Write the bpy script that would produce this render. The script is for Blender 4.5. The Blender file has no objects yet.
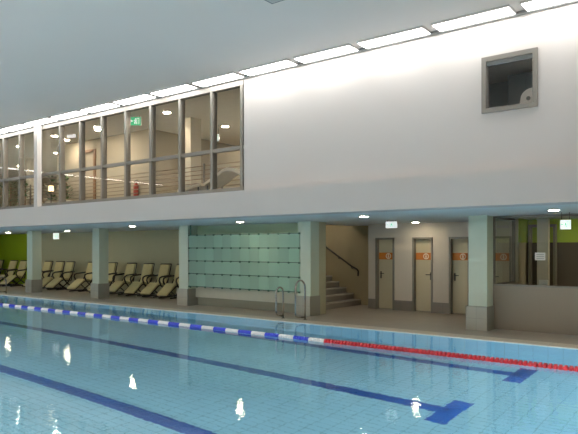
import bpy, bmesh, math, random
from mathutils import Vector, Matrix
random.seed(7)
sc = bpy.context.scene
C = sc.collection
# ------------------------------------------------------------------ camera, world, exposure
TH, F, V0, H = math.radians(37.4), 598.0, 248.5, 1.70
SN, CS = math.sin(TH), math.cos(TH)
cam = bpy.data.cameras.new('camera'); camo = bpy.data.objects.new('camera', cam); C.objects.link(camo)
camo.location = (0, 0, H); camo.rotation_euler = (math.radians(90), 0, TH)
cam.sensor_width = 36; cam.lens = F * 36 / 578; cam.shift_y = (V0 - 217) / 578
cam.clip_start = 0.05; cam.clip_end = 200
sc.camera = camo
w = bpy.data.worlds.new('world'); sc.world = w; w.use_nodes = True
w.node_tree.nodes['Background'].inputs[0].default_value = (0.02, 0.022, 0.025, 1)
w.node_tree.nodes['Background'].inputs[1].default_value = 1.0
sc.view_settings.view_transform = 'Standard'; sc.view_settings.look = 'None'
sc.view_settings.exposure = 0.0; sc.view_settings.gamma = 1.0; sc.view_settings.use_curve_mapping = False
cy = sc.cycles
cy.max_bounces = 14; cy.diffuse_bounces = 7; cy.glossy_bounces = 5; cy.transmission_bounces = 8; cy.transparent_max_bounces = 12
cy.sample_clamp_indirect = 4.0; cy.caustics_refractive = True; cy.caustics_reflective = False
cy.use_denoising = True
PANEL_E, DOWN_E, GALLERY_E, UP_E, SUB_E = 15.0, 105.0, 320.0, 120.0, 900.0

def X(u, Y):
    s = (u - 289) / F
    return Y * (-SN + CS * s) / (CS + SN * s)
def Z(u, v, Y):
    s = (u - 289) / F
    return H + Y * (V0 - v) / (F * (CS + SN * s))
def PZ(u, v, z):
    s = (u - 289) / F
    Y = (z - H) * F * (CS + SN * s) / (V0 - v)
    return X(u, Y), Y

# ------------------------------------------------------------------ materials
def mat(name, col, rough=0.6, metal=0.0, emit=None, es=1.0, var=0.05, scale=6.0, bump=0.0, spec=0.5, trans=0.0):
    m = bpy.data.materials.new(name); m.use_nodes = True
    nt = m.node_tree; b = nt.nodes['Principled BSDF']
    b.inputs['Roughness'].default_value = rough; b.inputs['Metallic'].default_value = metal
    b.inputs['Specular IOR Level'].default_value = spec
    if trans: b.inputs['Transmission Weight'].default_value = trans
    tc = nt.nodes.new('ShaderNodeTexCoord'); n = nt.nodes.new('ShaderNodeTexNoise')
    n.inputs['Scale'].default_value = scale; n.inputs['Detail'].default_value = 4
    nt.links.new(tc.outputs['Object'], n.inputs['Vector'])
    mx = nt.nodes.new('ShaderNodeMix'); mx.data_type = 'RGBA'
    mx.inputs[6].default_value = (*[c * (1 - var) for c in col], 1); mx.inputs[7].default_value = (*[min(1, c * (1 + var)) for c in col], 1)
    nt.links.new(n.outputs['Fac'], mx.inputs[0]); nt.links.new(mx.outputs[2], b.inputs['Base Color'])
    if bump:
        bp = nt.nodes.new('ShaderNodeBump'); bp.inputs['Strength'].default_value = bump; bp.inputs['Distance'].default_value = 0.01
        nt.links.new(n.outputs['Fac'], bp.inputs['Height']); nt.links.new(bp.outputs[0], b.inputs['Normal'])
    if emit:
        b.inputs['Emission Color'].default_value = (*emit, 1); b.inputs['Emission Strength'].default_value = es
    return m

def tile_mat(name, c1, c2, grout, wd, hg, gap=0.006, rough=0.4, rot=None, off=0.0, spec=0.5, loc=(0, 0, 0)):
    m = bpy.data.materials.new(name); m.use_nodes = True
    nt = m.node_tree; b = nt.nodes['Principled BSDF']; b.inputs['Roughness'].default_value = rough
    b.inputs['Specular IOR Level'].default_value = spec
    tc = nt.nodes.new('ShaderNodeTexCoord'); mp = nt.nodes.new('ShaderNodeMapping')
    mp.inputs['Location'].default_value = loc
    if rot: mp.inputs['Rotation'].default_value = rot
    br = nt.nodes.new('ShaderNodeTexBrick'); br.offset = off; br.squash = 1.0
    br.inputs['Color1'].default_value = (*c1, 1); br.inputs['Color2'].default_value = (*c2, 1); br.inputs['Mortar'].default_value = (*grout, 1)
    br.inputs['Scale'].default_value = 1.0; br.inputs['Mortar Size'].default_value = gap
    br.inputs['Brick Width'].default_value = wd; br.inputs['Row Height'].default_value = hg
    nt.links.new(tc.outputs['Object'], mp.inputs['Vector']); nt.links.new(mp.outputs[0], br.inputs['Vector'])
    n = nt.nodes.new('ShaderNodeTexNoise'); n.inputs['Scale'].default_value = 1.3; n.inputs['Detail'].default_value = 5
    nt.links.new(tc.outputs['Object'], n.inputs['Vector'])
    mx = nt.nodes.new('ShaderNodeMix'); mx.data_type = 'RGBA'; mx.blend_type = 'MULTIPLY'; mx.inputs[0].default_value = 0.25
    nt.links.new(br.outputs['Color'], mx.inputs[6]); nt.links.new(n.outputs['Color'], mx.inputs[7])
    hs = nt.nodes.new('ShaderNodeRGBToBW'); nt.links.new(n.outputs['Color'], hs.inputs[0]); nt.links.new(hs.outputs[0], mx.inputs[7])
    nt.links.new(mx.outputs[2], b.inputs['Base Color'])
    return m

def pane_mat(name, tint=(0.9, 0.92, 0.9), ior=1.5, boost=1.0):
    m = bpy.data.materials.new(name); m.use_nodes = True
    nt = m.node_tree; nt.nodes.remove(nt.nodes['Principled BSDF']); out = nt.nodes['Material Output']
    t = nt.nodes.new('ShaderNodeBsdfTransparent'); t.inputs[0].default_value = (*tint, 1)
    g = nt.nodes.new('ShaderNodeBsdfGlossy'); g.inputs['Roughness'].default_value = 0.0
    f = nt.nodes.new('ShaderNodeFresnel'); f.inputs[0].default_value = ior
    mu = nt.nodes.new('ShaderNodeMath'); mu.operation = 'MULTIPLY'; mu.inputs[1].default_value = boost; mu.use_clamp = True
    mx = nt.nodes.new('ShaderNodeMixShader')
    nt.links.new(f.outputs[0], mu.inputs[0]); nt.links.new(mu.outputs[0], mx.inputs[0]); nt.links.new(t.outputs[0], mx.inputs[1]); nt.links.new(g.outputs[0], mx.inputs[2])
    nt.links.new(mx.outputs[0], out.inputs[0])
    return m

def frosted_mat(name, col):
    m = bpy.data.materials.new(name); m.use_nodes = True
    nt = m.node_tree; nt.nodes.remove(nt.nodes['Principled BSDF']); out = nt.nodes['Material Output']
    tc = nt.nodes.new('ShaderNodeTexCoord'); oi = nt.nodes.new('ShaderNodeObjectInfo')
    d = nt.nodes.new('ShaderNodeBsdfDiffuse'); tl = nt.nodes.new('ShaderNodeBsdfTranslucent'); tr = nt.nodes.new('ShaderNodeBsdfTransparent')
    g = nt.nodes.new('ShaderNodeBsdfGlossy'); g.inputs['Roughness'].default_value = 0.12
    hv = nt.nodes.new('ShaderNodeMix'); hv.data_type = 'RGBA'
    hv.inputs[6].default_value = (*[c * 0.92 for c in col], 1); hv.inputs[7].default_value = (*[c * 1.1 for c in col], 1)
    nt.links.new(oi.outputs['Random'], hv.inputs[0])
    nt.links.new(hv.outputs[2], d.inputs[0]); nt.links.new(hv.outputs[2], tl.inputs[0]); tr.inputs[0].default_value = (0.72, 0.9, 0.8, 1)
    a = nt.nodes.new('ShaderNodeMixShader'); a.inputs[0].default_value = 0.45
    nt.links.new(d.outputs[0], a.inputs[1]); nt.links.new(tl.outputs[0], a.inputs[2])
    b = nt.nodes.new('ShaderNodeMixShader'); b.inputs[0].default_value = 0.22
    nt.links.new(a.outputs[0], b.inputs[1]); nt.links.new(tr.outputs[0], b.inputs[2])
    f = nt.nodes.new('ShaderNodeFresnel'); f.inputs[0].default_value = 1.45
    c = nt.nodes.new('ShaderNodeMixShader'); nt.links.new(f.outputs[0], c.inputs[0])
    nt.links.new(b.outputs[0], c.inputs[1]); nt.links.new(g.outputs[0], c.inputs[2]); nt.links.new(c.outputs[0], out.inputs[0])
    return m

def water_mat():
    m = bpy.data.materials.new('pool_water'); m.use_nodes = True
    nt = m.node_tree; nt.nodes.remove(nt.nodes['Principled BSDF']); out = nt.nodes['Material Output']
    g = nt.nodes.new('ShaderNodeBsdfGlass'); g.inputs['IOR'].default_value = 1.333; g.inputs['Roughness'].default_value = 0.0
    g.inputs['Color'].default_value = (0.97, 0.995, 1.0, 1)
    tc = nt.nodes.new('ShaderNodeTexCoord'); mp = nt.nodes.new('ShaderNodeMapping'); mp.inputs['Scale'].default_value = (1.0, 1.0, 1.0)
    n = nt.nodes.new('ShaderNodeTexNoise'); n.inputs['Scale'].default_value = 11.0; n.inputs['Detail'].default_value = 2.0
    bp = nt.nodes.new('ShaderNodeBump'); bp.inputs['Strength'].default_value = 0.14; bp.inputs['Distance'].default_value = 0.01
    nt.links.new(tc.outputs['Object'], mp.inputs[0]); nt.links.new(mp.outputs[0], n.inputs['Vector']); nt.links.new(n.outputs['Fac'], bp.inputs['Height'])
    nt.links.new(bp.outputs[0], g.inputs['Normal']); nt.links.new(g.outputs[0], out.inputs[0])
    return m

R90 = math.pi / 2
M = dict(
    wall=mat('white_plaster', (0.555, 0.53, 0.51), 0.8, var=0.015, scale=1.5),
    ceil=mat('ceiling_paint', (0.80, 0.735, 0.69), 0.85, var=0.015, scale=1.0),
    soffit=mat('soffit_paint', (0.62, 0.68, 0.69), 0.7, var=0.02, scale=1.0),
    doorwall=mat('warm_plaster', (0.60, 0.56, 0.49), 0.8, var=0.02),
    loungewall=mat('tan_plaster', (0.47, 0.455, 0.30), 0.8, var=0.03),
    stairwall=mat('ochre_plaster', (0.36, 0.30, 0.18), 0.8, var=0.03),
    green=mat('green_paint', (0.34, 0.48, 0.012), 0.6, var=0.04),
    mint=mat('mint_render', (0.56, 0.64, 0.53), 0.5, var=0.02),
    mintwall=mat('pale_green_render', (0.62, 0.76, 0.63), 0.6, var=0.02),
    plinth=mat('plinth_grey_green', (0.27, 0.28, 0.22), 0.7),
    roomgrey=mat('control_room_grey', (0.42, 0.43, 0.43), 0.8),
    officeend=mat('office_side_plaster', (0.5, 0.46, 0.36), 0.7),
    officewall=mat('grey_render', (0.25, 0.22, 0.175), 0.7, var=0.02),
    brown=mat('dark_brown_paint', (0.085, 0.07, 0.055), 0.6),
    dark=mat('dark_interior', (0.06, 0.055, 0.05), 0.8),
    deck=tile_mat('deck_tile', (0.50, 0.44, 0.375), (0.465, 0.41, 0.35), (0.36, 0.32, 0.275), 0.3, 0.3, 0.004, 0.35),
    coping=tile_mat('coping_tile', (0.84, 0.76, 0.65), (0.80, 0.73, 0.62), (0.6, 0.54, 0.46), 0.25, 0.3, 0.004, 0.4),
    base=tile_mat('base_tile', (0.46, 0.46, 0.39), (0.43, 0.43, 0.365), (0.34, 0.34, 0.29), 0.225, 0.25, 0.006, 0.4, rot=(R90, 0, 0)),
    skirt=tile_mat('skirting_tile', (0.27, 0.25, 0.22), (0.25, 0.235, 0.21), (0.2, 0.19, 0.17), 0.3, 0.3, 0.004, 0.4, rot=(R90, 0, 0)),
    step=mat('stair_stone', (0.33, 0.30, 0.26), 0.6, var=0.06, scale=9),
    nosing=mat('stair_nosing', (0.55, 0.52, 0.46), 0.6),
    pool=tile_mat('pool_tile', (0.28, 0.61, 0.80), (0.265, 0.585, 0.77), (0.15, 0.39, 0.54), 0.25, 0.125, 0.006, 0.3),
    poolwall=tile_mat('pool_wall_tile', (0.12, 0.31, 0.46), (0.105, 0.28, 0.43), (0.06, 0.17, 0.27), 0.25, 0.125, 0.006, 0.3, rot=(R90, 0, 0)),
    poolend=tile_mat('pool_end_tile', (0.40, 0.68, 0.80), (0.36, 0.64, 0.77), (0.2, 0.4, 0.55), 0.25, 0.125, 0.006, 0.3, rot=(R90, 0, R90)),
    lane=tile_mat('lane_tile', (0.006, 0.07, 0.33), (0.008, 0.08, 0.36), (0.04, 0.14, 0.40), 0.25, 0.125, 0.005, 0.3),
    water=water_mat(),
    frame=mat('window_metal', (0.19, 0.18, 0.16), 0.45, metal=0.2),
    glass=pane_mat('window_glass', (0.93, 0.92, 0.88)),
    officeglass=pane_mat('office_glass', (0.86, 0.88, 0.82), boost=1.4),
    panel=mat('panel_diffuser', (0.9, 0.9, 0.9), 0.5, emit=(1.0, 0.965, 0.92), es=PANEL_E),
    panelframe=mat('panel_housing', (0.5, 0.49, 0.48), 0.5),
    down=mat('downlight_lens', (0.9, 0.9, 0.9), 0.5, emit=(1.0, 0.82, 0.56), es=DOWN_E),
    gdown=mat('gallery_lens', (0.9, 0.9, 0.9), 0.5, emit=(1.0, 0.86, 0.69), es=GALLERY_E),
    uplens=mat('added_uplighter_lens', (0.9, 0.9, 0.9), 0.5, emit=(1.0, 0.90, 0.79), es=UP_E),
    sublens=mat('added_pool_lamp_lens', (0.9, 0.9, 0.9), 0.5, emit=(1.0, 0.97, 0.90), es=SUB_E),
    cooldown=mat('neutral_lens', (0.9, 0.9, 0.9), 0.5, emit=(0.95, 0.98, 1.0), es=DOWN_E),
    ring=mat('downlight_ring', (0.8, 0.8, 0.78), 0.4),
    door=mat('cream_laminate', (0.58, 0.53, 0.37), 0.5, var=0.02),
    doorframe=mat('door_frame_grey', (0.21, 0.20, 0.17), 0.5),
    orange=mat('orange_band', (0.55, 0.17, 0.015), 0.5),
    icon=mat('icon_white', (0.85, 0.74, 0.58), 0.5),
    steel=mat('stainless_steel', (0.62, 0.60, 0.56), 0.22, metal=1.0),
    darkmetal=mat('dark_metal', (0.03, 0.026, 0.022), 0.4),
    cushion=mat('cream_cushion', (0.62, 0.55, 0.29), 0.85, var=0.08, scale=14, bump=0.2),
    plastic=mat('dark_brown_frame', (0.035, 0.028, 0.02), 0.45),
    frost=frosted_mat('frosted_green_glass', (0.66, 0.95, 0.80)),
    glassrail=mat('glass_rail', (0.09, 0.19, 0.14), 0.3, metal=0.5),
    bench=mat('pale_bench', (0.62, 0.62, 0.52), 0.5),
    white=mat('white_plastic', (0.88, 0.88, 0.87), 0.35),
    cream=mat('cream_upholstery', (0.85, 0.78, 0.64), 0.7),
    blue=mat('blue_plastic', (0.05, 0.08, 0.62), 0.35),
    red=mat('red_plastic', (0.42, 0.006, 0.015), 0.35),
    galwall=mat('gallery_plaster', (0.36, 0.32, 0.24), 0.8, var=0.03),
    galceil=mat('gallery_ceiling', (0.88, 0.82, 0.73), 0.85),
    galfloor=mat('gallery_floor', (0.66, 0.57, 0.45), 0.6),
    galwood=mat('brown_wood', (0.22, 0.12, 0.06), 0.5),
    beige=mat('beige_column', (0.60, 0.56, 0.46), 0.7),
    rod=mat('railing_rod', (0.20, 0.14, 0.08), 0.45),
    leaf=mat('plant_leaf', (0.05, 0.11, 0.025), 0.55, var=0.3),
    pot=mat('plant_pot', (0.7, 0.68, 0.62), 0.5),
    signw=mat('sign_lit_white', (0.85, 0.85, 0.85), 0.4, emit=(0.97, 0.96, 0.98), es=0.8),
    signg=mat('sign_lit_green', (0.05, 0.45, 0.2), 0.4, emit=(0.06, 0.6, 0.3), es=0.5),
    signbox=mat('sign_housing', (0.55, 0.55, 0.55), 0.4),
    paper=mat('paper', (0.75, 0.74, 0.70), 0.8),
    ink=mat('ink', (0.42, 0.42, 0.42), 0.8),
    lamp=mat('lamp_shade_lit', (0.9, 0.8, 0.6), 0.6, emit=(1.0, 0.75, 0.45), es=2.0),
    fire=mat('fire_red', (0.30, 0.035, 0.02), 0.4),
    grey=mat('grey_plastic', (0.17, 0.18, 0.18), 0.5),
    nightglass=mat('night_glazing', (0.012, 0.012, 0.014), 0.25),
)

# ------------------------------------------------------------------ builders
class MB:
    def __init__(s): s.bm = bmesh.new()
    def box(s, x0, x1, y0, y1, z0, z1, bev=0.0):
        r = bmesh.ops.create_cube(s.bm, size=1.0)
        vs = r['verts']
        bmesh.ops.scale(s.bm, vec=(abs(x1 - x0), abs(y1 - y0), abs(z1 - z0)), verts=vs)
        bmesh.ops.translate(s.bm, vec=((x0 + x1) / 2, (y0 + y1) / 2, (z0 + z1) / 2), verts=vs)
        if bev:
            es = list({e for v in vs for e in v.link_edges})
            bmesh.ops.bevel(s.bm, geom=es, offset=bev, segments=2, profile=0.5, affect='EDGES')
        return s
    def slab(s, p0, p1, width, th, bev=0.0):            # board from p0 to p1 in the YZ plane, width along X
        p0, p1 = Vector(p0), Vector(p1); d = p1 - p0; L = d.length
        r = bmesh.ops.create_cube(s.bm, size=1.0); vs = r['verts']
        bmesh.ops.scale(s.bm, vec=(width, L, th), verts=vs)
        if bev:
            es = list({e for v in vs for e in v.link_edges})
            q = bmesh.ops.bevel(s.bm, geom=es, offset=bev, segments=3, profile=0.5, affect='EDGES')
            vs = list({v for f in q['faces'] for v in f.verts} | {v for v in vs if v.is_valid})
        d.normalize(); xa = Vector((1, 0, 0)); zc = xa.cross(d)
        m = Matrix((( xa.x, d.x, zc.x), (xa.y, d.y, zc.y), (xa.z, d.z, zc.z))).to_4x4()
        m.translation = (p0 + p1) / 2
        bmesh.ops.transform(s.bm, matrix=m, verts=vs)
        return s
    def tube(s, pts, r, n=10, cap=True):
        pts = [Vector(p) for p in pts]; rings = []
        up = None
        for i, p in enumerate(pts):
            a = pts[max(0, i - 1)]; b = pts[min(len(pts) - 1, i + 1)]
            t = (b - a).normalized()
            if up is None:
                up = Vector((0, 0, 1)) if abs(t.z) < 0.9 else Vector((1, 0, 0))
            u = (up - t * up.dot(t)).normalized(); up = u; v = t.cross(u)
            rr = r[i] if isinstance(r, (list, tuple)) else r
            rings.append([s.bm.verts.new(p + (u * math.cos(2 * math.pi * k / n) + v * math.sin(2 * math.pi * k / n)) * rr) for k in range(n)])
        for a, b in zip(rings, rings[1:]):
            for k in range(n): s.bm.faces.new((a[k], a[(k + 1) % n], b[(k + 1) % n], b[k]))
        if cap:
            s.bm.faces.new(rings[0][::-1]); s.bm.faces.new(rings[-1])
        return s
    def disc(s, x, y, z0, z1, r, n=20):
        return s.tube([(x, y, z0), (x, y, z1)], r, n)
    def poly(s, pts, ext):
        vs = [s.bm.verts.new(p) for p in pts]; f = s.bm.faces.new(vs)
        q = bmesh.ops.extrude_face_region(s.bm, geom=[f])
        bmesh.ops.translate(s.bm, vec=ext, verts=[v for v in q['geom'] if isinstance(v, bmesh.types.BMVert)])
        return s
    def quad(s, pts):
        s.bm.faces.new([s.bm.verts.new(p) for p in pts]); return s
    def build(s, name, m, parent=None, smooth=False):
        bm = s.bm
        if len(bm.faces) > 1: bmesh.ops.recalc_face_normals(bm, faces=bm.faces[:])
        if parent:
            root = parent
            while root.parent: root = root.parent
            bmesh.ops.translate(bm, vec=-root.location, verts=bm.verts[:])
        me = bpy.data.meshes.new(name); bm.to_mesh(me); bm.free()
        if smooth:
            for p in me.polygons: p.use_smooth = True
        me.materials.append(m if not isinstance(m, str) else M[m])
        o = bpy.data.objects.new(name, me); C.objects.link(o)
        if parent: o.parent = parent
        return o
def box(*a, **k): return MB().box(*a, **k)
def tag(o, label=None, cat=None, group=None, kind=None):
    if label: o['label'] = label
    if cat: o['category'] = cat
    if group: o['group'] = group
    if kind: o['kind'] = kind
    return o
def thing(name, label, cat, loc=(0, 0, 0), group=None):
    o = bpy.data.objects.new(name, None); C.objects.link(o); o.location = loc; o.empty_display_size = 0.1
    return tag(o, label, cat, group)
def struct(name, label=None, loc=None):
    o = bpy.data.objects.new(name, None); C.objects.link(o); o.empty_display_size = 0.1
    if loc: o.location = loc
    return tag(o, label, None, None, 'structure')
def S(o, label=None): return tag(o, label, None, None, 'structure')
def copy_tree(o, parent=None):
    c = o.copy(); C.objects.link(c)
    if parent: c.parent = parent
    for ch in list(o.children): copy_tree(ch, c)
    return c

# ------------------------------------------------------------------ planes of the place
XL, XR, YB = -31.0, 4.2, -4.5              # hall end walls and the wall behind the camera
YF, YU, YE, YP, YD = 9.50, 9.69, 11.04, 12.20, 14.86   # fascia, upper wall, pool edge, pillar fronts, door wall
ZS, ZF, ZC = 2.385, 2.935, 5.42            # soffit, fascia top, hall ceiling
ZW, DEP = -0.012, 1.35                      # water level, pool depth
PXR, PYN = -0.95, -1.2                     # pool end wall (right) and near side wall
PXL = PXR - 25.0
XH = -27.2                                 # left end wall of the tall hall
YS = 15.7                                  # stairwell back wall
SX0, SX1, SY0 = -14.0, -9.55, 13.95        # opening in the slab over the stair
XPIER = X(310, YP)                         # right face of the pier beside the stair

# ---- setting
f = MB()
f.box(XL, XR, YE + 0.42, 17.0, -0.25, 0); f.box(PXR + 0.28, XR, YB, YE + 0.42, -0.25, 0)
f.box(XL, PXL - 0.28, YB, YE + 0.42, -0.25, 0); f.box(PXL - 0.28, PXR + 0.28, YB, PYN - 0.28, -0.25, 0)
S(f.build('floor', 'deck'), 'beige grey tiled pool deck')
cp = MB()
cp.box(PXL - 0.28, PXR + 0.28, YE, YE + 0.42, -0.03, 0.004); cp.box(PXL - 0.28, PXR + 0.28, PYN - 0.28, PYN, -0.03, 0.004)
cp.box(PXR, PXR + 0.28, PYN, YE, -0.03, 0.004); cp.box(PXL - 0.28, PXL, PYN, YE, -0.03, 0.004)
S(cp.build('trim_1', 'coping'), 'pale tiled coping along the pool edge')
basin = struct('pool_basin', 'light blue tiled pool basin')
def DP(x): return 1.40 + 0.033 * (x + 7)     # the floor falls from the shallow far end to the deep near end
MB().poly([(PXL, PYN, -DP(PXL)), (PXR, PYN, -DP(PXR)), (PXR, PYN, -2.0), (PXL, PYN, -2.0)], (0, YE - PYN, 0)).build('basin_floor', 'pool', basin)
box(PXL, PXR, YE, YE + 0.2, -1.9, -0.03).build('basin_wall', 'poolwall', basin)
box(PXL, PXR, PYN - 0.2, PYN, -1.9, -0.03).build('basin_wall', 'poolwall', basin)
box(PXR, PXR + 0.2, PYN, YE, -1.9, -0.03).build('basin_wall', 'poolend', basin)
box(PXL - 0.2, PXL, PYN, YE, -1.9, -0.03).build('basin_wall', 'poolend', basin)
for yl in (0.1, 2.5, 4.93, 7.5, 9.9):
    xt = -3.08 if yl == 7.5 else -2.88
    def bar(l, xa, xb, ya, yb): l.poly([(xa, ya, -DP(xa) - .01), (xb, ya, -DP(xb) - .01), (xb, ya, -DP(xb) + .004), (xa, ya, -DP(xa) + .004)], (0, yb - ya, 0))
    l = MB(); bar(l, PXL + 2, xt, yl - .125, yl + .125); bar(l, xt - .14, xt + .14, yl - .5, yl + .5); bar(l, PXL + 1.75, PXL + 2, yl - .5, yl + .5)
    l.build('lane_marking', 'lane', basin)
wt = MB().quad([(PXL, PYN, ZW), (PXR, PYN, ZW), (PXR, YE, ZW), (PXL, YE, ZW)]).build('pool_water', 'water')
tag(wt, 'clear light blue water filling the swimming pool', 'water', None, 'stuff')

S(box(XL, XR, YB, YU + 0.3, ZC, ZC + 0.2).build('ceiling', 'ceil'), 'plain grey white hall ceiling')
# upper wall with the small window cut out
wx0, wx1, wz0, wz1 = X(482, YU), X(538, YU), 3.90, 4.81
XWR = X(244, YU)                            # right end of the gallery glazing
u = MB()
u.box(XWR, wx0, YU, YU + 0.22, ZF - 0.3, ZC); u.box(wx1, XR, YU, YU + 0.22, ZF - 0.3, ZC)
u.box(wx0, wx1, YU, YU + 0.22, ZF - 0.3, wz0); u.box(wx0, wx1, YU, YU + 0.22, wz1, ZC)
u.box(XL, XWR, YU, YU + 0.22, 5.33, ZC)
S(u.build('wall_upper', 'wall'), 'white upper hall wall beside the gallery glazing')
S(box(XL, XR, YF, YU + 0.3, ZS, ZF).build('trim_2', 'wall'), 'white balcony fascia over the pool edge')
sl = MB()
sl.box(XL, XR, YU + 0.3, SY0, ZS, ZF); sl.box(XL, SX0, SY0, 17, ZS, ZF); sl.box(SX1, XR, SY0, 17, ZS, ZF)
S(sl.build('ceiling_lower', 'soffit'), 'soffit over the deck with round downlights')
S(box(XL - 0.2, XL, YU, 17, -0.2, 5.6).build('wall_left', 'loungewall'))
S(box(XH - 0.2, XH, YB, YF, -0.2, 5.6).build('wall_hall_left', 'dark'))
S(box(XR, XR + 0.2, YB, 17, -0.2, 5.6).build('wall_right', 'wall'))
S(box(XL, XR, YB - 0.2, YB, 2.0, 5.6).build('wall_near', 'wall'))
S(box(XL, XR, YB - 0.2, YB, -0.2, 2.0).build('window_opposite', 'nightglass'), 'dark night glazing opposite')

S(box(XH, XR, YU - .055, YU - .02, ZC - .055, ZC).build('trim_6', 'grey'), 'thin grey profile between wall and ceiling panels')
# back walls under the slab
dl = [(375.6, 394.4), (412.4, 432.8), (449.0, 470.0), None]
dx = [(X(a, YD), X(b, YD)) for a, b in dl[:3]]
pit = dx[2][0] - dx[1][0]
dx.append((dx[2][0] + pit, dx[2][1] + pit))
DZ = 2.0
XDL = X(368.4, YD)
w = MB(); xs = XDL
for a, b in dx:
    w.box(xs, a, YD, YD + 0.25, 0.28, DZ); xs = b
w.box(xs, XR, YD, YD + 0.25, 0.28, DZ); w.box(XDL, XR, YD, YD + 0.25, DZ, ZS)
S(w.build('wall_back', 'doorwall'), 'pale plaster wall with three narrow doors')
w = MB(); xs = XDL
for a, b in dx:
    w.box(xs, a, YD - 0.012, YD + 0.25, 0, 0.28); xs = b
w.box(xs, XR, YD - 0.012, YD + 0.25, 0, 0.28)
S(w.build('baseboard_back', 'skirt'), 'grey tiled skirting between the doors')
S(box(XDL, XR, YD + 0.25, YD + 0.3, 0, ZS).build('wall_behind_doors', 'dark'))
XGR = X(33, YD)
S(box(XGR, -14.2, YD, YD + 0.2, 0, ZS).build('wall_lounge', 'loungewall'), 'tan plaster wall behind the loungers')
S(box(XL, XGR, YD, YD + 0.2, 0, ZS).build('wall_lounge_green', 'green'), 'bright green wall at the far left behind the loungers')
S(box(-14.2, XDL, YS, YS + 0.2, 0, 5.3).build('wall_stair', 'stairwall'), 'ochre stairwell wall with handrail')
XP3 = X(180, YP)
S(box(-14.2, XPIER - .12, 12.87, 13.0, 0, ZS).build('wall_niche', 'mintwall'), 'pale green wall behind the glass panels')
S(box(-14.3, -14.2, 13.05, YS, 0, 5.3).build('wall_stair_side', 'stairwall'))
# low grey plinth and bench ledge under the glass panels
S(box(X(189, YP + .45), X(299.5, YP + .1), 12.62, 12.87, 0, 0.25).build('trim_3', 'plinth'), 'grey plinth under the glass panels')
S(box(X(189, YP + .45), X(299.5, YP + .1), 12.54, 12.87, 0.25, 0.55).build('trim_4', 'bench'), 'pale ledge under the glass panels')
# stairwell pier
pr = MB(); pr.box(XPIER - 0.36, XPIER - 0.06, YP + 0.45, 13.0, 0, ZS)
S(pr.build('wall_pier', 'loungewall'), 'pale pier beside the stair')
# office
YO = 12.68; XO = X(494, YO)
zs_, zt_ = 0.92, 2.36
S(box(XO - 0.05, XR, YO, YO + 0.15, 0, zs_).build('wall_office', 'officewall'), 'grey parapet wall under the office window')
S(box(XO - 0.05, XO + 0.1, YO + 0.15, 14.05, 0, zs_).build('wall_office_side', 'officewall'))
S(box(XO - 0.05, XO + 0.1, 14.05, YD, 0, ZS).build('wall_office_end', 'officeend'))
S(box(XO + .1, XR, YD - .1, YD - .02, 1.84, ZS).build('wall_office_green', 'green'), 'green upper wall inside the office')
S(box(XO + .1, XR, YD - .1, YD - .02, 0, 1.84).build('wall_office_back', 'brown'), 'dark lower wall inside the office')
S(box(XO + .1, XO + .115, 14.05, YD - .1, 1.84, ZS).build('wall_office_green_reflection', 'green'))  # green reflection painted onto the office end wall
q = MB()
for ua in (528, 553): q.box(X(ua, 14.6), X(ua + 2.5, 14.6), 14.6, 14.75, 0, 2.2)
q.box(X(528, 14.6), X(555.5, 14.6), 14.6, 14.75, 2.2, 2.26)
S(q.build('trim_5', 'doorframe'), 'dark door frame inside the office')
ow = struct('window_3', 'office window with dark room and green wall band behind')
m_ = MB(); m_.box(XO - 0.05, XR, YO + 0.02, YO + 0.1, zt_ - 0.02, ZS); m_.box(XO - 0.05, XO + 0.0, YO + 0.02, YO + 0.1, zs_, ZS)
m_.box(XO - 0.05, XR, YO - 0.01, YO + 0.12, zs_, zs_ + 0.03)
m_.build('frame', 'frame', ow)
MB().quad([(XO, YO + 0.05, zs_ + 0.03), (XR, YO + 0.05, zs_ + 0.03), (XR, YO + 0.05, zt_), (XO, YO + 0.05, zt_)]).build('glass_pane', 'officeglass', ow)
m_ = MB(); m_.box(XO - 0.03, XO + 0.03, YO + 0.15, 14.05, zt_ - 0.02, ZS); m_.box(XO - 0.03, XO + 0.03, 14.0, 14.05, zs_, ZS); m_.box(XO - 0.03, XO + 0.03, YO + 0.15, 14.05, zs_, zs_ + 0.03)
m_.build('side_frame', 'frame', ow)
MB().quad([(XO, YO + 0.15, zs_ + 0.03), (XO, 14.0, zs_ + 0.03), (XO, 14.0, zt_), (XO, YO + 0.15, zt_)]).build('side_pane', 'glass', ow)

# ---- gallery upstairs
S(box(XL, XR, YU + 0.22, 17, 5.28, 5.4).build('ceiling_gallery', 'galceil'), 'gallery ceiling with downlights')
S(box(XL, XR, 16.6, 16.8, ZF, 5.3).build('wall_gallery', 'galwall'))
gb = MB(); gx0, gx1 = X(57, 11.67), X(150, 11.67)
da, db = X(83, 11.67), X(96, 11.67)
gb.box(gx0, da, 11.67, 11.8, ZF, 5.28); gb.box(db, gx1, 11.67, 11.8, ZF, 5.28); gb.box(da, db, 11.67, 11.8, 4.95, 5.28)
gb.box(gx1 - 0.15, gx1, 11.8, 16.6, ZF, 5.28)
S(gb.build('wall_gallery_room', 'galwall'), 'warm plaster wall behind the gallery glass')
S(box(gx1, X(244, 13.8), 13.8, 13.95, ZF, 4.85).build('wall_gallery_back', 'galwall'))
S(box(-7.6, -7.45, YU + 0.22, 16.6, ZF, 5.28).build('wall_gallery_end', 'galwall'))
gd = struct('door_5', 'brown framed door in the gallery wall')
d_ = MB(); d_.box(da, da + 0.09, 11.62, 11.8, ZF, 4.95); d_.box(db - 0.09, db, 11.62, 11.8, ZF, 4.95); d_.box(da, db, 11.62, 11.8, 4.87, 4.95)
d_.build('frame', 'galwood', gd)
box(da + 0.09, db - 0.09, 11.7, 11.76, ZF, 4.87).build('leaf', 'galwall', gd)

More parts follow.
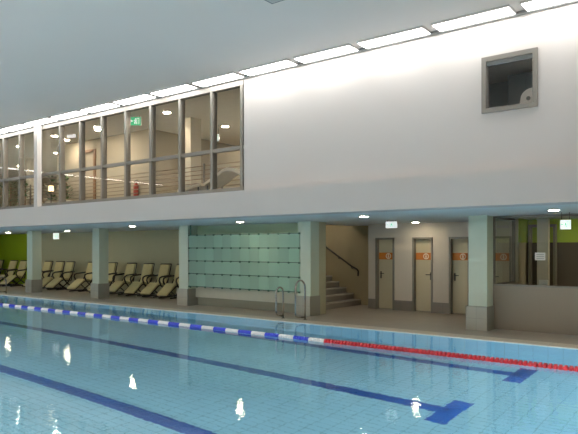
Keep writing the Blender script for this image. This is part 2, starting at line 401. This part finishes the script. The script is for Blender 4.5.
# ---- gallery glazing
mx = [-8.70, -9.61, -10.67, -11.73, -12.72, -13.73, -14.73, -15.73, -16.94, -17.96, -18.95, -19.95, -20.95, -21.95, -22.95, -23.95, -24.95]
ZT = 3.90
gw = struct('window_1', 'long gallery glazing with grey mullions')
fr = MB(); fr.box(XL, XWR, YU - 0.02, YU + 0.12, ZF - 0.02, ZF + 0.10); fr.box(XL, XWR, YU - 0.02, YU + 0.12, 5.24, 5.34)
fr.build('frame', 'frame', gw)
box(XL, XWR, YU, YU + 0.10, ZT - 0.04, ZT + 0.04).build('transom', 'frame', gw)
for i, x in enumerate(mx):
    box(x - 0.035, x + 0.035, YU - 0.015, YU + 0.14, ZF + 0.10, 5.24).build('mullion', 'frame', gw)
for a, b in zip(mx, mx[1:]):
    MB().quad([(b + .035, YU + .05, ZF + .1), (a - .035, YU + .05, ZF + .1), (a - .035, YU + .05, 5.24), (b + .035, YU + .05, 5.24)]).build('glass_pane', 'glass', gw)

# ---- small window high in the wall
sw = struct('window_2', 'small square window high in the white wall')
d_ = MB(); t_ = 0.075
d_.box(wx0, wx0 + t_, YU - 0.03, YU + 0.12, wz0, wz1); d_.box(wx1 - t_, wx1, YU - 0.03, YU + 0.12, wz0, wz1)
d_.box(wx0 + t_, wx1 - t_, YU - 0.03, YU + 0.12, wz0, wz0 + t_); d_.box(wx0 + t_, wx1 - t_, YU - 0.03, YU + 0.12, wz1 - t_, wz1)
d_.build('frame', 'frame', sw)
box(wx0 + t_, wx1 - t_, YU + 0.0, YU + 0.05, wz1 - t_ - 0.07, wz1 - t_).build('blind_box', 'grey', sw)
MB().quad([(wx0 + t_, YU + .06, wz0 + t_), (wx1 - t_, YU + .06, wz0 + t_), (wx1 - t_, YU + .06, wz1 - t_), (wx0 + t_, YU + .06, wz1 - t_)]).build('glass_pane', 'glass', sw)
rm = MB(); rm.box(-5.6, -0.8, 13.0, 13.1, ZF, 5.28); rm.box(-5.7, -5.6, YU + .22, 13.1, ZF, 5.28); rm.box(-0.8, -0.7, YU + .22, 13.1, ZF, 5.28)
S(rm.build('wall_control_room', 'roomgrey'))

# ---- doors with orange bands
for i, (a, b) in enumerate(dx):
    d = struct('door_%d' % (i + 1), 'narrow cream door with orange band, %s' % ['first from the stair', 'second from the stair', 'beside the column', 'seen through the office glass'][i])
    q = MB(); fy = YD - 0.02
    q.box(a, a + 0.05, fy, YD + 0.2, 0, DZ); q.box(b - 0.05, b, fy, YD + 0.2, 0, DZ); q.box(a, b, fy, YD + 0.2, DZ - 0.05, DZ)
    q.build('frame', 'doorframe', d)
    ly = YD + 0.12
    box(a + 0.05, b - 0.05, ly, ly + 0.04, 0.02, DZ - 0.05).build('leaf', 'door', d)
    bd = box(a + 0.05, b - 0.05, ly - 0.006, ly, 1.395, 1.585).build('orange_band', 'orange', d)
    cx = (a + b) / 2 + 0.05; cz = 1.49
    ic = MB(); n = 20
    for k in range(n):
        t0, t1 = 2 * math.pi * k / n, 2 * math.pi * (k + 1) / n
        for rr, r2 in ((0.082, 0.056),):
            ic.quad([(cx + rr * math.cos(t0), ly - .009, cz + rr * math.sin(t0)), (cx + rr * math.cos(t1), ly - .009, cz + rr * math.sin(t1)),
                     (cx + r2 * math.cos(t1), ly - .009, cz + r2 * math.sin(t1)), (cx + r2 * math.cos(t0), ly - .009, cz + r2 * math.sin(t0))])
    ic.tube([(cx, ly - .012, cz + .038), (cx, ly - .006, cz + .038)], 0.016, 12)
    ic.box(cx - .022, cx + .022, ly - .011, ly - .007, cz - .02, cz + .018); ic.box(cx - .018, cx - .004, ly - .011, ly - .007, cz - .055, cz - .02); ic.box(cx + .004, cx + .018, ly - .011, ly - .007, cz - .055, cz - .02)
    ic.build('icon', 'icon', bd)
    hx = a + 0.11 if i in (0, 2, 3) else b - 0.11; sgn = 1 if i in (0, 2, 3) else -1
    hd = MB(); hd.box(hx - 0.02, hx + 0.02, ly - 0.01, ly, 0.86, 1.06); hd.tube([(hx, ly - .01, 1.0), (hx, ly - .055, 1.0), (hx + sgn * .12, ly - .055, 1.0)], 0.011, 8)
    hd.tube([(hx, ly - .015, .9), (hx, ly - .03, .9)], 0.014, 8)
    hd.build('handle', 'darkmetal', d)

# ---- stair
st = thing('staircase', 'grey stone staircase rising to the left behind the pier', 'stairs', (X(360, YS) - 1, 15, 0))
x0 = X(361, YS)
for k in range(10):
    sp = box(SX0, x0 - 0.26 * k, 13.25, YS - 0.003, 0.17 * k, 0.17 * (k + 1)).build('step', 'step', st)
    box(x0 - 0.26 * k - 0.05, x0 - 0.26 * k + 0.006, 13.25, YS - 0.003, 0.17 * (k + 1) - 0.03, 0.17 * (k + 1) + 0.003).build('nosing', 'nosing', sp)
YR = YS - 0.07
hr = thing('stair_handrail', 'dark handrail sloping down the stairwell wall', 'handrail', (X(345, YR), YS, 0.9))
pts = [(X(358, YR), YR, Z(358, 276, YR)), (X(358.3, YR), YR, Z(358.3, 271, YR)), (X(357, YR), YR, Z(357, 269.3, YR)), (X(352, YR), YR, Z(352, 266.5, YR)), (X(328, YR), YR, Z(328, 248.5, YR))]
ex = Vector(pts[-1]) - Vector(pts[-2]); pts.append(tuple(Vector(pts[-1]) + ex * 1.2))
MB().tube(pts, 0.026, 10).build('rail', 'darkmetal', hr, True)
for t in (0.02, 0.55):
    p = Vector(pts[3]).lerp(Vector(pts[4]), t)
    MB().tube([p, p + Vector((0, 0.0, -0.06)), p + Vector((0, 0.075, -0.07))], 0.012, 8).build('bracket', 'darkmetal', hr)

# ---- columns along the deck
ub = [25.3, 90.4, 176.9, 295.6, 465.6]
cl = ['pale column at far left in front of the green wall corner', 'pale column between the two groups of loungers',
      'pale column at the left edge of the green glass panels', 'pale column between glass panels and staircase', 'pale column between the doors and the office window']
for uu, lb in zip(ub, cl):
    xa = X(uu, YP); wd = 0.45
    if uu == 295.6: wd = XPIER - xa
    c = thing('column', lb, 'column', (xa + wd / 2, YP + 0.22, 0), 'columns along the pool deck')
    box(xa, xa + wd, YP, YP + 0.45, 0, 0.5).build('base', 'base', c)
    box(xa + 0.045, xa + wd - 0.015, YP + 0.045, YP + 0.42, 0.5, ZS).build('shaft', 'mint', c)
xa = X(37.1, YU - 0.12)
tag(box(xa - .09, xa + .09, YU - 0.17, YU - 0.03, ZF, ZC).build('column', 'wall'), 'slim white column in front of the gallery glazing', 'column')
xa = X(537, 14.0)
tag(box(xa, xa + .24, 14.0, 14.12, 0, ZS).build('column', 'beige'), 'pale column inside the office behind its window', 'column')
# ---- frosted glass wall
gx0, gx1 = X(189, YP + 0.02), X(299.3, YP + 0.02); NC, NR = 12, 4; gz0, gz1 = 0.59, 2.09
gl = thing('glass_screen', 'frosted green glass panel screen between two columns above a ledge', 'screen', ((gx0 + gx1) / 2, YP + 0.02, gz0))
pw, ph = (gx1 - gx0) / NC, (gz1 - gz0) / NR
for r in range(NR):
    for c in range(NC):
        box(gx0 + c * pw + .0015, gx0 + (c + 1) * pw - .0015, YP + .02, YP + .03, gz0 + r * ph + .012, gz0 + (r + 1) * ph - .012).build('glass_panel', 'frost', gl)
for r in range(NR + 1):
    rl = box(gx0, gx1, YP + .03, YP + .055, gz0 + r * ph - .009, gz0 + r * ph + .009).build('rail', 'glassrail', gl)
    for c in range(NC + 1):
        box(gx0 + c * pw - .025, gx0 + c * pw + .025, YP + .005, YP + .03, gz0 + r * ph - .028, gz0 + r * ph + .018).build('clamp', 'glassrail', rl)
q = MB()
for xx in (gx0 + .01, gx1 - .01): q.box(xx - .015, xx + .015, YP + .055, YP + .085, gz0 - .05, ZS)
q.build('post', 'glassrail', gl)

# ---- lane rope
YRP = 9.08
rp = thing('lane_rope', 'floating lane rope of blue and white floats ending in red ones', 'lane rope', (PXR - 5, YRP, ZW))
MB().tube([(PXL, YRP, ZW + .01), (PXR, YRP, ZW + .01)], 0.008, 6).build('cable', 'white', rp)
def float_mesh(L, r, nd):
    b = MB(); pts = []; rs = []
    for k in range(nd):
        a = L * k / nd; d = L / nd
        pts += [(a, 0, 0), (a + d * .1, 0, 0), (a + d * .62, 0, 0), (a + d * .7, 0, 0), (a + d * .97, 0, 0)]
        rs += [r * .55, r, r, r * .55, r * .55]
    b.tube(pts, rs, 14); return b
me_r = float_mesh(0.138, 0.052, 2); o_red = me_r.build('float', 'red'); me_red = o_red.data; bpy.data.objects.remove(o_red)
o_ = float_mesh(0.35, 0.046, 6).build('float', 'white'); me_w = o_.data; bpy.data.objects.remove(o_)
o_ = float_mesh(0.35, 0.046, 6).build('float', 'blue'); me_b = o_.data; bpy.data.objects.remove(o_)
xj = X(325, YRP); n = int((PXR - xj) / 0.138)
def put(me, x):
    o = bpy.data.objects.new('float', me); C.objects.link(o); o.parent = rp
    o.location = Vector((x, YRP, ZW + .015)) - rp.location
for k in range(n): put(me_red, xj + k * 0.138)
k = 0
while xj - (k + 1) * 0.352 > PXL + 0.3:
    put(me_w if k % 2 == 0 else me_b, xj - (k + 1) * 0.352); k += 1

# ---- pool ladders
def arc(c, r, a0, a1, n=8):
    return [(c[0], c[1] + r * math.cos(a0 + (a1 - a0) * k / n), c[2] + r * math.sin(a0 + (a1 - a0) * k / n)) for k in range(n + 1)]
def ladder(name, label, specs, steps=True):
    xm = sum(s[0] for s in specs) / len(specs)
    t = thing(name, label, 'pool ladder', (xm, 11.3, 0))
    for (x, y0, y1, top) in specs:
        r = (y1 - y0) / 2
        pts = [(x, y1, 0.0)] + arc((x, (y0 + y1) / 2, top - r), r, 0, math.pi) + [(x, y0, 0.2), (x, y0 + 0.02, 0.12), (x, y0 + .08, 0.09), (x, y1 - .01, 0.07)]
        h = MB().tube(pts, 0.021, 12).build('handrail', 'steel', t, True)
        MB().disc(x, y1, 0, 0.02, 0.05).build('flange', 'steel', h)
    if steps:
        xs = [s[0] for s in specs]
        for z in (-.3, -.6, -.9): box(min(xs), max(xs), YE - 0.12, YE - 0.02, z - .015, z + .015).build('rung', 'steel', t)
    return t
ladder('pool_ladder', 'pair of steel pool handrails in front of the glass panels', [(X(276.2, 11.15), 11.15, 11.42, 0.77), (X(295.5, 11.12), 11.12, 11.5, 0.955)])
ladder('pool_ladder', 'steel pool handrail at far left in front of the green wall', [(X(6.2, 11.42) - .6, 11.1, 11.42, 0.62), (X(6.2, 11.42), 11.1, 11.42, 0.62)])

# ---- loungers
def make_lounger():
    r = thing('lounge_chair', '', 'lounge chair')
    MB().slab((0, .20, .44), (0, .44, 1.12), .40, .07, .025).build('backrest', 'cushion', r, True)
    MB().slab((0, -.24, .47), (0, .24, .40), .42, .08, .03).build('seat', 'cushion', r, True)
    MB().slab((0, -.74, .14), (0, -.22, .46), .42, .07, .025).build('leg_rest', 'cushion', r, True)
    fr = MB()
    for s in (-1, 1):
        x = s * .225
        fr.tube([(x, -.77, .10), (x, -.24, .41), (x, .24, .35), (x, .49, 1.14)], .018, 8)
    fr.tube([(-.225, .49, 1.14), (.225, .49, 1.14)], .018, 8); fr.tube([(-.225, -.77, .10), (.225, -.77, .10)], .018, 8)
    fr.build('frame', 'plastic', r, True)
    for s in (-1, 1):
        x = s * .265
        MB().tube([(x, .40, .74), (x, .2, .73), (x, -.14, .71), (x, -.26, .67), (x, -.29, .58), (x, -.22, .46)], .028, 8).build('armrest', 'plastic', r, True)
    for s in (-1, 1):
        x = s * .235
        MB().tube([(x, -.20, .46), (x, -.02, .30), (x, .38, .03)], .022, 8).build('leg', 'plastic', r, True)
        MB().tube([(x, .30, .62), (x, .05, .30), (x, -.40, .03)], .022, 8).build('leg', 'plastic', r, True)
        MB().tube([(x, -.58, .03), (x, .48, .03)], .022, 8).build('runner', 'plastic', r, True)
    return r
proto = make_lounger()
YL = 14.0
spots = [(-2, 0), (12, 0.0), (22.5, .0), (46.5, -.0), (58.5, 0), (68.5, 0), (90.5, .0), (110.5, 0), (129.5, -.0), (147, .0), (163.5, -.0), (180, .0)]
lbl = ['cream recliner at the far left edge before the green wall', 'cream recliner before the green wall, second from the left edge', 'cream recliner half hidden behind the leftmost deck column',
       'cream recliner just right of the leftmost deck column', 'cream recliner second right of the leftmost deck column', 'cream recliner third right of the leftmost deck column',
       'cream recliner close to the left side of the second deck column', 'cream recliner just right of the second deck column',
       'cream recliner second right of the second deck column', 'cream recliner standing alone midway between second and third columns',
       'cream recliner next to the last one left of the third column', 'cream recliner partly hidden by the column beside the glass panels']
for i, ((uu, dy), lb) in enumerate(zip(spots, lbl)):
    o = proto if i == 0 else copy_tree(proto)
    o.location = (X(uu, YL + .34) + .1, YL + dy, 0); o.rotation_euler.z = math.radians(16 + random.uniform(-3, 3)); o['label'] = lb
    o['group'] = 'recliners along the pool deck'

# ---- light panels at the ceiling
def panel(x0, x1, y0, y1, label, group):
    t = thing('ceiling_light', label, 'ceiling light', ((x0 + x1) / 2, (y0 + y1) / 2, ZC), group)
    box(x0, x1, y0, y1, ZC - 0.035, ZC).build('housing', 'panelframe', t)
    box(x0 + .02, x1 - .02, y0 + .02, y1 - .02, ZC - 0.041, ZC - 0.035).build('diffuser', 'panel', t)
ords = ['first', 'second', 'third', 'fourth', 'fifth', 'sixth', 'seventh', 'eighth', 'ninth', 'tenth', 'eleventh', 'twelfth', 'thirteenth', 'fourteenth', 'fifteenth', 'sixteenth']
k = -2
while True:
    xr = -2.865 - 1.425 * k
    if xr - 1.27 < XH + 0.6: break
    lb = 'bright ceiling light panel along the white wall, %s from the right edge' % ords[max(0, k + 1)] if k < 4 and k >= -1 else 'bright ceiling light panel over the gallery glazing, %s left of the plain wall' % ords[max(0, k - 4)]
    if k == -2: lb = 'bright ceiling light panel at the right end wall'
    panel(xr - 1.27, xr, YU - 0.42, YU - 0.06, lb, 'light panels along the upper wall'); k += 1
for j in range(9):
    y0 = -3.6 + 1.43 * j
    panel(XH + 0.08, XH + 0.44, y0, y0 + 1.27, 'ceiling light panel along the green end wall, %s from the near side' % ords[j], 'light panels along the end wall')

# ---- downlights
def downlight(uu, vv, z, label, m='down', r=0.085, group='round downlights'):
    x, y = PZ(uu, vv, z)
    t = thing('downlight', label, 'downlight', (x, y, z), group)
    MB().disc(x, y, z - 0.012, z, r + 0.025, 24).build('ring', 'ring', t)
    MB().disc(x, y, z - 0.016, z - 0.012, r, 24).build('lens', m, t)
for uu, vv, lb in [(7.8, 232.4, 'round soffit downlight at the far left before the green wall'), (67.3, 230.6, 'round soffit downlight right of the leftmost column'),
                   (132.3, 226, 'round soffit downlight between the second and third columns'), (240.2, 221.7, 'round soffit downlight above the glass panels'),
                   (364, 216.2, 'round soffit downlight in front of the stair opening'), (415.6, 222, 'round soffit downlight above the middle door'),
                   (554, 209.7, 'round soffit downlight in front of the office window')]:
    downlight(uu, vv, ZS, lb)
for uu, vv, lb in [(167, 112.2, 'gallery downlight right of the green exit sign'), (225.3, 126.2, 'gallery downlight above the white upstairs lounger'), (97.3, 126.9, 'gallery downlight above the brown framed door'),
                   (66.5, 139.7, 'gallery downlight below the pale ceiling sign'), (54.5, 135.7, 'gallery downlight right of the slim white column')]:
    downlight(uu, vv, 5.28, lb, 'gdown', 0.09, 'gallery downlights')
for i, (x, y) in enumerate([(-18.5, 14.2), (-21.5, 14.8), (-25, 13.5), (-20.2, 10.9), (-9.2, 11.9), (-15.5, 10.8), (-20.5, 12.5), (-23.0, 11), (-10.6, 15.2), (-12.5, 15)]):  # extra downlights added to brighten the gallery and stairwell
    t = thing('downlight', 'added gallery downlight deeper in the room', 'downlight', (x, y, 5.28), 'added gallery downlights')
    MB().disc(x, y, 5.268, 5.28, .115, 24).build('ring', 'ring', t); MB().disc(x, y, 5.264, 5.268, .09, 24).build('lens', 'gdown', t)

for x, y in [(-2.5, 13.9), (-1.4, 13.9), (-1.4, 14.4), (0.6, 13.9)]:  # lamps added to brighten the office interior
    t = thing('downlight', 'added round downlight inside the office', 'downlight', (x, y, ZS), 'added office downlights')
    MB().disc(x, y, ZS - .012, ZS, .11, 24).build('ring', 'ring', t); MB().disc(x, y, ZS - .016, ZS - .012, .085, 24).build('lens', 'down', t)
t = thing('downlight', 'added round downlight in the room behind the small high window', 'downlight', (-1.6, 11, 5.28))  # lamp added to lift the dark room behind the window
MB().disc(-1.6, 11, 5.268, 5.28, .17, 24).build('ring', 'ring', t); MB().disc(-1.6, 11, 5.264, 5.268, .15, 24).build('lens', 'cooldown', t)
# ---- ceiling fixture near the top of the frame
x, y = PZ(272, 4.5, ZC - .1)
t = thing('ceiling_speaker', 'grey box fixture on the hall ceiling at the top', 'ceiling fixture', (x, y, ZC))
box(x, x + .42, y - .42, y, ZC - .1, ZC, bev=.01).build('housing', 'grey', t)
box(x + .04, x + .38, y - .38, y - .04, ZC - .106, ZC - .1).build('grille', 'panelframe', t)

# ---- uplighters added on the unseen wall opposite to brighten the ceiling
for j in range(11):
    xu = -25.5 + 2.7 * j
    t = thing('added_uplighter', 'added uplighter on the unseen wall opposite, brightening the ceiling', 'added wall light', (xu, YB, 3.2), 'added uplighters opposite')
    h = MB(); h.poly([(xu - .65, YB, 3.2), (xu - .65, YB + .42, 3.15), (xu - .65, YB + .42, 3.1), (xu - .65, YB, 2.95)], (1.3, 0, 0)); h.build('housing', 'panelframe', t)
    MB().quad([(xu - .62, YB + .02, 3.24), (xu + .62, YB + .02, 3.24), (xu + .62, YB + .4, 3.18), (xu - .62, YB + .4, 3.18)]).build('lens', 'uplens', t)
# ---- underwater lamps added to brighten the pool, in walls facing away from view
def added_pool_lamp(p, n, i):
    t = thing('added_pool_lamp', 'added round underwater lamp in the pool wall', 'added pool lamp', p, 'added underwater lamps')
    p = Vector(p); n = Vector(n)
    MB().tube([p, p + n * .02], .19, 20).build('ring', 'steel', t); MB().tube([p + n * .02, p + n * .03], .16, 20).build('lens', 'sublens', t)
for j in range(12): added_pool_lamp((PXR - 1.5 - 2.0 * j, PYN + .002, -.65), (0, 1, 0), j)
for j in range(2): added_pool_lamp((PXR - .002, 1.2 + 7.2 * j, -.65), (-1, 0, 0), j)
for j in range(5): added_pool_lamp((PXL + .002, 0 + 2.4 * j, -.45), (1, 0, 0), j)
# ---- exit signs
def exit_sign(x, y, z0, z1, wd, label, green=False, rods=None, rz=0.0, plain=False):
    t = thing('exit_sign', label, 'exit sign', (0, 0, 0))
    h = z1 - z0
    box(-wd / 2, wd / 2, -.03, .03, 0, h).build('housing', 'signbox', t)
    fc = box(-wd / 2 + .008, wd / 2 - .008, -.036, -.03, .008, h - .008).build('face', 'signg' if green else 'signw', t)
    g = MB(); yy = -.040
    def bx(a, b, c, d): g.box(a * wd, b * wd, yy, yy + .004, c * h, d * h)
    bx(.12, .16, .15, .85); bx(.3, .34, .15, .85); bx(.12, .34, .8, .85)            # doorway
    bx(-.02, .05, .68, .82); bx(-.05, .03, .42, .66); bx(-.12, -.05, .55, .61); bx(.03, .1, .5, .56); bx(-.1, -.04, .18, .42); bx(.02, .08, .2, .42)   # runner
    bx(-.4, -.2, .47, .55); bx(-.40, -.34, .40, .62)                                   # arrow
    if plain: g.bm.clear(); bx(-.35, .35, .3, .38); bx(-.35, .2, .55, .63)
    g.build('print' if plain else 'pictogram', 'ink' if plain else 'signw' if green else 'signg', fc)
    if rods:
        for s in (-1, 1): MB().tube([(s * wd * .35, 0, h), (s * wd * .35, 0, h + rods)], .006, 6).build('rod', 'darkmetal', t)
    t.location = (x, y, z0); t.rotation_euler.z = rz
    return t
Ys = 13.0
exit_sign(X(391.5, Ys), Ys, Z(391, 228.3, Ys), ZS - .03, .28, 'white lit exit sign under the soffit in front of the doors', rods=.03, rz=.35)
exit_sign(X(565.5, 12.2), 12.2, Z(565, 229.5, 12.2), Z(565, 219.8, 12.2), .19, 'lit exit sign hanging in front of the office window', rods=ZS - Z(565, 219.8, 12.2), rz=.3)
exit_sign(X(56.2, 13), 13, Z(56, 239.3, 13), Z(56, 233, 13), .22, 'small white lit exit sign above the left loungers', rods=ZS - Z(56, 233, 13), rz=.7)
exit_sign(X(135.8, 10.3), 10.3, Z(136, 125.7, 10.3), Z(136, 117, 10.3), .30, 'green lit exit sign under the gallery ceiling', True, rods=5.28 - Z(136, 117, 10.3), rz=.6)
exit_sign(X(216.6, 12.5), 12.5, Z(215, 141.5, 12.5), Z(215, 134.5, 12.5), .16, 'small pale exit sign behind the rightmost gallery panes', rods=5.28 - Z(215, 134.5, 12.5), rz=.6)
exit_sign(X(72, 10.8), 10.8, Z(72, 138, 10.8), Z(72, 132.5, 10.8), .34, 'pale sign box under the gallery ceiling left of the door', rods=5.28 - Z(72, 132.5, 10.8), rz=.3, plain=True)

# ---- notice and card at the office window
yy = YO + .04
t = thing('notice', 'white paper notice stuck on the office window', 'notice', (X(540, yy), yy, Z(540, 260, yy)))
box(X(535, yy), X(545.3, yy), yy, yy + .004, Z(540, 260.3, yy), Z(540, 252.6, yy)).build('sheet', 'paper', t)
q = MB()
for v in (254.2, 256.2, 258.2): q.box(X(536.4, yy), X(544, yy), yy - .002, yy, Z(540, v + .8, yy), Z(540, v, yy))
q.build('print', 'ink', t)
tag(box(X(539, YO + .08), X(548, YO + .08), YO + .07, YO + .13, zs_ + .03, zs_ + .14).build('card_box', 'paper'), 'small pale box standing on the office window sill', 'box')

# ---- gallery furniture
YG = 10.9
rg = thing('railing', 'horizontal rod railing behind the gallery glass', 'railing', (-16, YG, ZF))
for k in range(8):
    MB().tube([(XL + .1, YG, ZF + .12 + .11 * k), (XWR - .3, YG, ZF + .12 + .11 * k)], .012, 6).build('rod', 'rod', rg)
for k in range(9): box(XWR - .35 - 2.1 * k - .02, XWR - .35 - 2.1 * k + .02, YG - .02, YG + .02, ZF, ZF + .95).build('post', 'frame', rg)
xa, ya = X(182, 11.3), 11.3
tag(box(xa, xa + .34, ya, ya + .4, ZF, 5.28).build('column', 'beige'), 'thick beige column inside the gallery', 'column')
def gallery_lounger(xl, y, lb, prof):
    t = thing('sun_lounger', lb, 'sun lounger', (xl, y, ZF), 'white sun loungers in the gallery')
    L = prof[-1][0]
    cu = MB(); top = [(xl + a, y - .28, ZF + b + .04) for a, b in prof]; bot = [(xl + a, y - .28, ZF + b - .03) for a, b in reversed(prof)]
    cu.poly(top + bot, (0, .56, 0)); cu.build('cushion', 'cream', t)
    fr_ = MB()
    for q in (-.25, .25): fr_.tube([(xl + .05, y + q, ZF + .12), (xl + L - .05, y + q, ZF + .12)], .02, 8)
    fr_.tube([(xl + .1, y - .25, ZF + .12), (xl + .1, y + .25, ZF + .12)], .02, 8)
    fr_.build('frame', 'plastic', t)
    for a in (.1, L - .1):
        hz = [b for c_, b in prof if abs(c_ - a) == min(abs(c2 - a) for c2, _ in prof)][0]
        for q in (-.25, .25): MB().tube([(xl + a, y + q, ZF + .003), (xl + a, y + q, ZF + hz - .02)], .02, 8).build('leg', 'plastic', t)
gallery_lounger(X(212, 10.35), 10.35, 'white sun lounger with raised back at the right end of the gallery', [(0, .28), (.3, .41), (.62, .57), (.75, .59), (.92, .57), (1.25, .42), (1.5, .36)])
gallery_lounger(X(186, 10.35), 10.35, 'low white sun lounger beside the thick beige gallery column', [(0, .18), (.35, .22), (.62, .27), (.80, .29)])
x, y = X(136.5, 11.6), 11.58
t = thing('fire_extinguisher', 'red fire extinguisher with dark top behind the gallery glass', 'fire extinguisher', (x, y, 3.25))
MB().tube([(x, y, 3.22), (x, y, 3.25), (x, y, 3.60), (x, y, 3.65), (x, y, 3.68)], [.06, .08, .08, .05, .03], 16).build('cylinder', 'fire', t, True)
q = MB(); q.tube([(x, y, 3.68), (x, y, 3.75)], .025, 10); q.tube([(x - .08, y, 3.74), (x + .06, y, 3.77)], .014, 8); q.build('valve', 'darkmetal', t)
def plant(uu, y, h, r, lb, z0=ZF + .004):
    x = X(uu, y)
    t = thing('potted_plant', lb, 'plant', (x, y, z0))
    MB().tube([(x, y, z0), (x, y, z0 + .35)], [.15, .2], 16).build('pot', 'pot', t)
    b = MB(); rnd = random.Random(int(uu * 7))
    for k in range(110):
        a = rnd.uniform(0, 6.283); rr = r * math.sqrt(rnd.random()); zz = z0 + .4 + (h - .4) * rnd.random()
        c = Vector((x + rr * math.cos(a), y + rr * math.sin(a), zz)); L = rnd.uniform(.1, .2)
        d = Vector((math.cos(a), math.sin(a), rnd.uniform(-.2, .9))).normalized() * L; sd = d.cross(Vector((0, 0, 1))).normalized() * L * .3
        b.quad([c - d * .5, c + sd, c + d * .5, c - sd])
    b.build('foliage', 'leaf', t)
    MB().tube([(x, y, z0 + .3), (x + .03, y, z0 + h * .8)], .02, 6).build('stem', 'galwood', t)
plant(10.5, 12.5, 1.75, .45, 'large dark plant behind the leftmost gallery panes')
plant(25, 12.2, 1.3, .3, 'smaller dark plant left of the slim white column')
plant(51, 11.2, 1.25, .28, 'green plant right of the slim white column')
plant(66, 11.2, 1.15, .22, 'green plant left of the brown framed gallery door')
def table_lamp(uu, v, y, lb, s=.12):
    x = X(uu, y); z = Z(uu, v, y)
    t = thing('standing_lamp', lb, 'lamp', (x, y, ZF))
    MB().disc(x, y, ZF, ZF + .03, .14).build('base', 'darkmetal', t); MB().tube([(x, y, ZF), (x, y, z)], .012, 8).build('pole', 'darkmetal', t)
    MB().tube([(x, y, z - s), (x, y, z + s)], [s * 1.0, s * .9], 16).build('lamp_shade', 'lamp', t)
table_lamp(51.0, 188.5, 10.6, 'small lit lamp with square shade behind the gallery glass', .085)
t = thing('cabinet', 'pale brick fronted counter left of the slim white column', 'counter', (X(30, 11), 11, ZF))
box(X(26.5, 11.08), X(34, 11.08), 11.08, 11.5, ZF, ZF + .5).build('body', 'galwall', t); box(X(26, 11.04), X(34.5, 11.04), 11.04, 11.55, ZF + .5, ZF + .54).build('top', 'beige', t)
xa = X(28.5, 12.6)
tag(box(xa - .16, xa + .16, 12.6, 12.92, ZF, 5.28 if False else Z(28.5, 150, 12.6)).build('display_pillar', 'beige'), 'narrow pale pillar left of the slim white column', 'pillar')
xa, xb = X(508, 12.3), X(545, 12.3)
t = thing('cupboard', 'tall dark cupboard in the room behind the small high window', 'cupboard', ((xa + xb) / 2, 12.6, ZF + .3))
box(xa, xb, 12.3, 12.9, ZF + .303, 5.2).build('body', 'grey', t)
for q in (0, 1):
    w_ = (xb - xa) / 2
    d_ = box(xa + q * w_ + .01, xa + (q + 1) * w_ - .01, 12.28, 12.3, ZF + .36, 5.17).build('door', 'grey', t)
    hx = xa + w_ + (-.06 if q == 0 else .06)
    MB().tube([(hx, 12.26, 4.3), (hx, 12.26, 4.5)], .01, 8).build('handle', 'steel', d_)
# white chair in the small window's room
YC = 10.35
xa = X(529, YC); z1 = Z(529, 88, YC)
t = thing('chair', 'white shell chair behind the small high window', 'chair', (xa, YC, ZF + .3))
fl = S(box(-5.6, -.8, YU + .22, 13.0, ZF, ZF + .3).build('floor_control_room', 'grey'))
prof = []
zb = z1 - .62
for k in range(13):
    a = math.pi * k / 12; prof.append((xa + .05 - .19 * math.cos(a) * 1.0, z1 - .17 + .17 * math.sin(a)))
pts = [(xa - .22, zb)] + prof + [(xa + .3, zb)]
MB().poly([(px, YC, pz) for px, pz in pts], (0, .04, 0)).build('backrest', 'white', t)
box(xa - .2, xa + .28, YC, YC + .45, zb - .05, zb).build('seat', 'white', t)
for sx in (-.15, .23):
    for sy in (.04, .4): MB().tube([(xa + sx, YC + sy, ZF + .3), (xa + sx, YC + sy, zb - .05)], .014, 8).build('leg', 'darkmetal', t)
MB().tube([(xa - .01, YC - .006, z1 - .17), (xa - .01, YC + .002, z1 - .17)], .035, 14).build('grip_hole', 'grey', t)
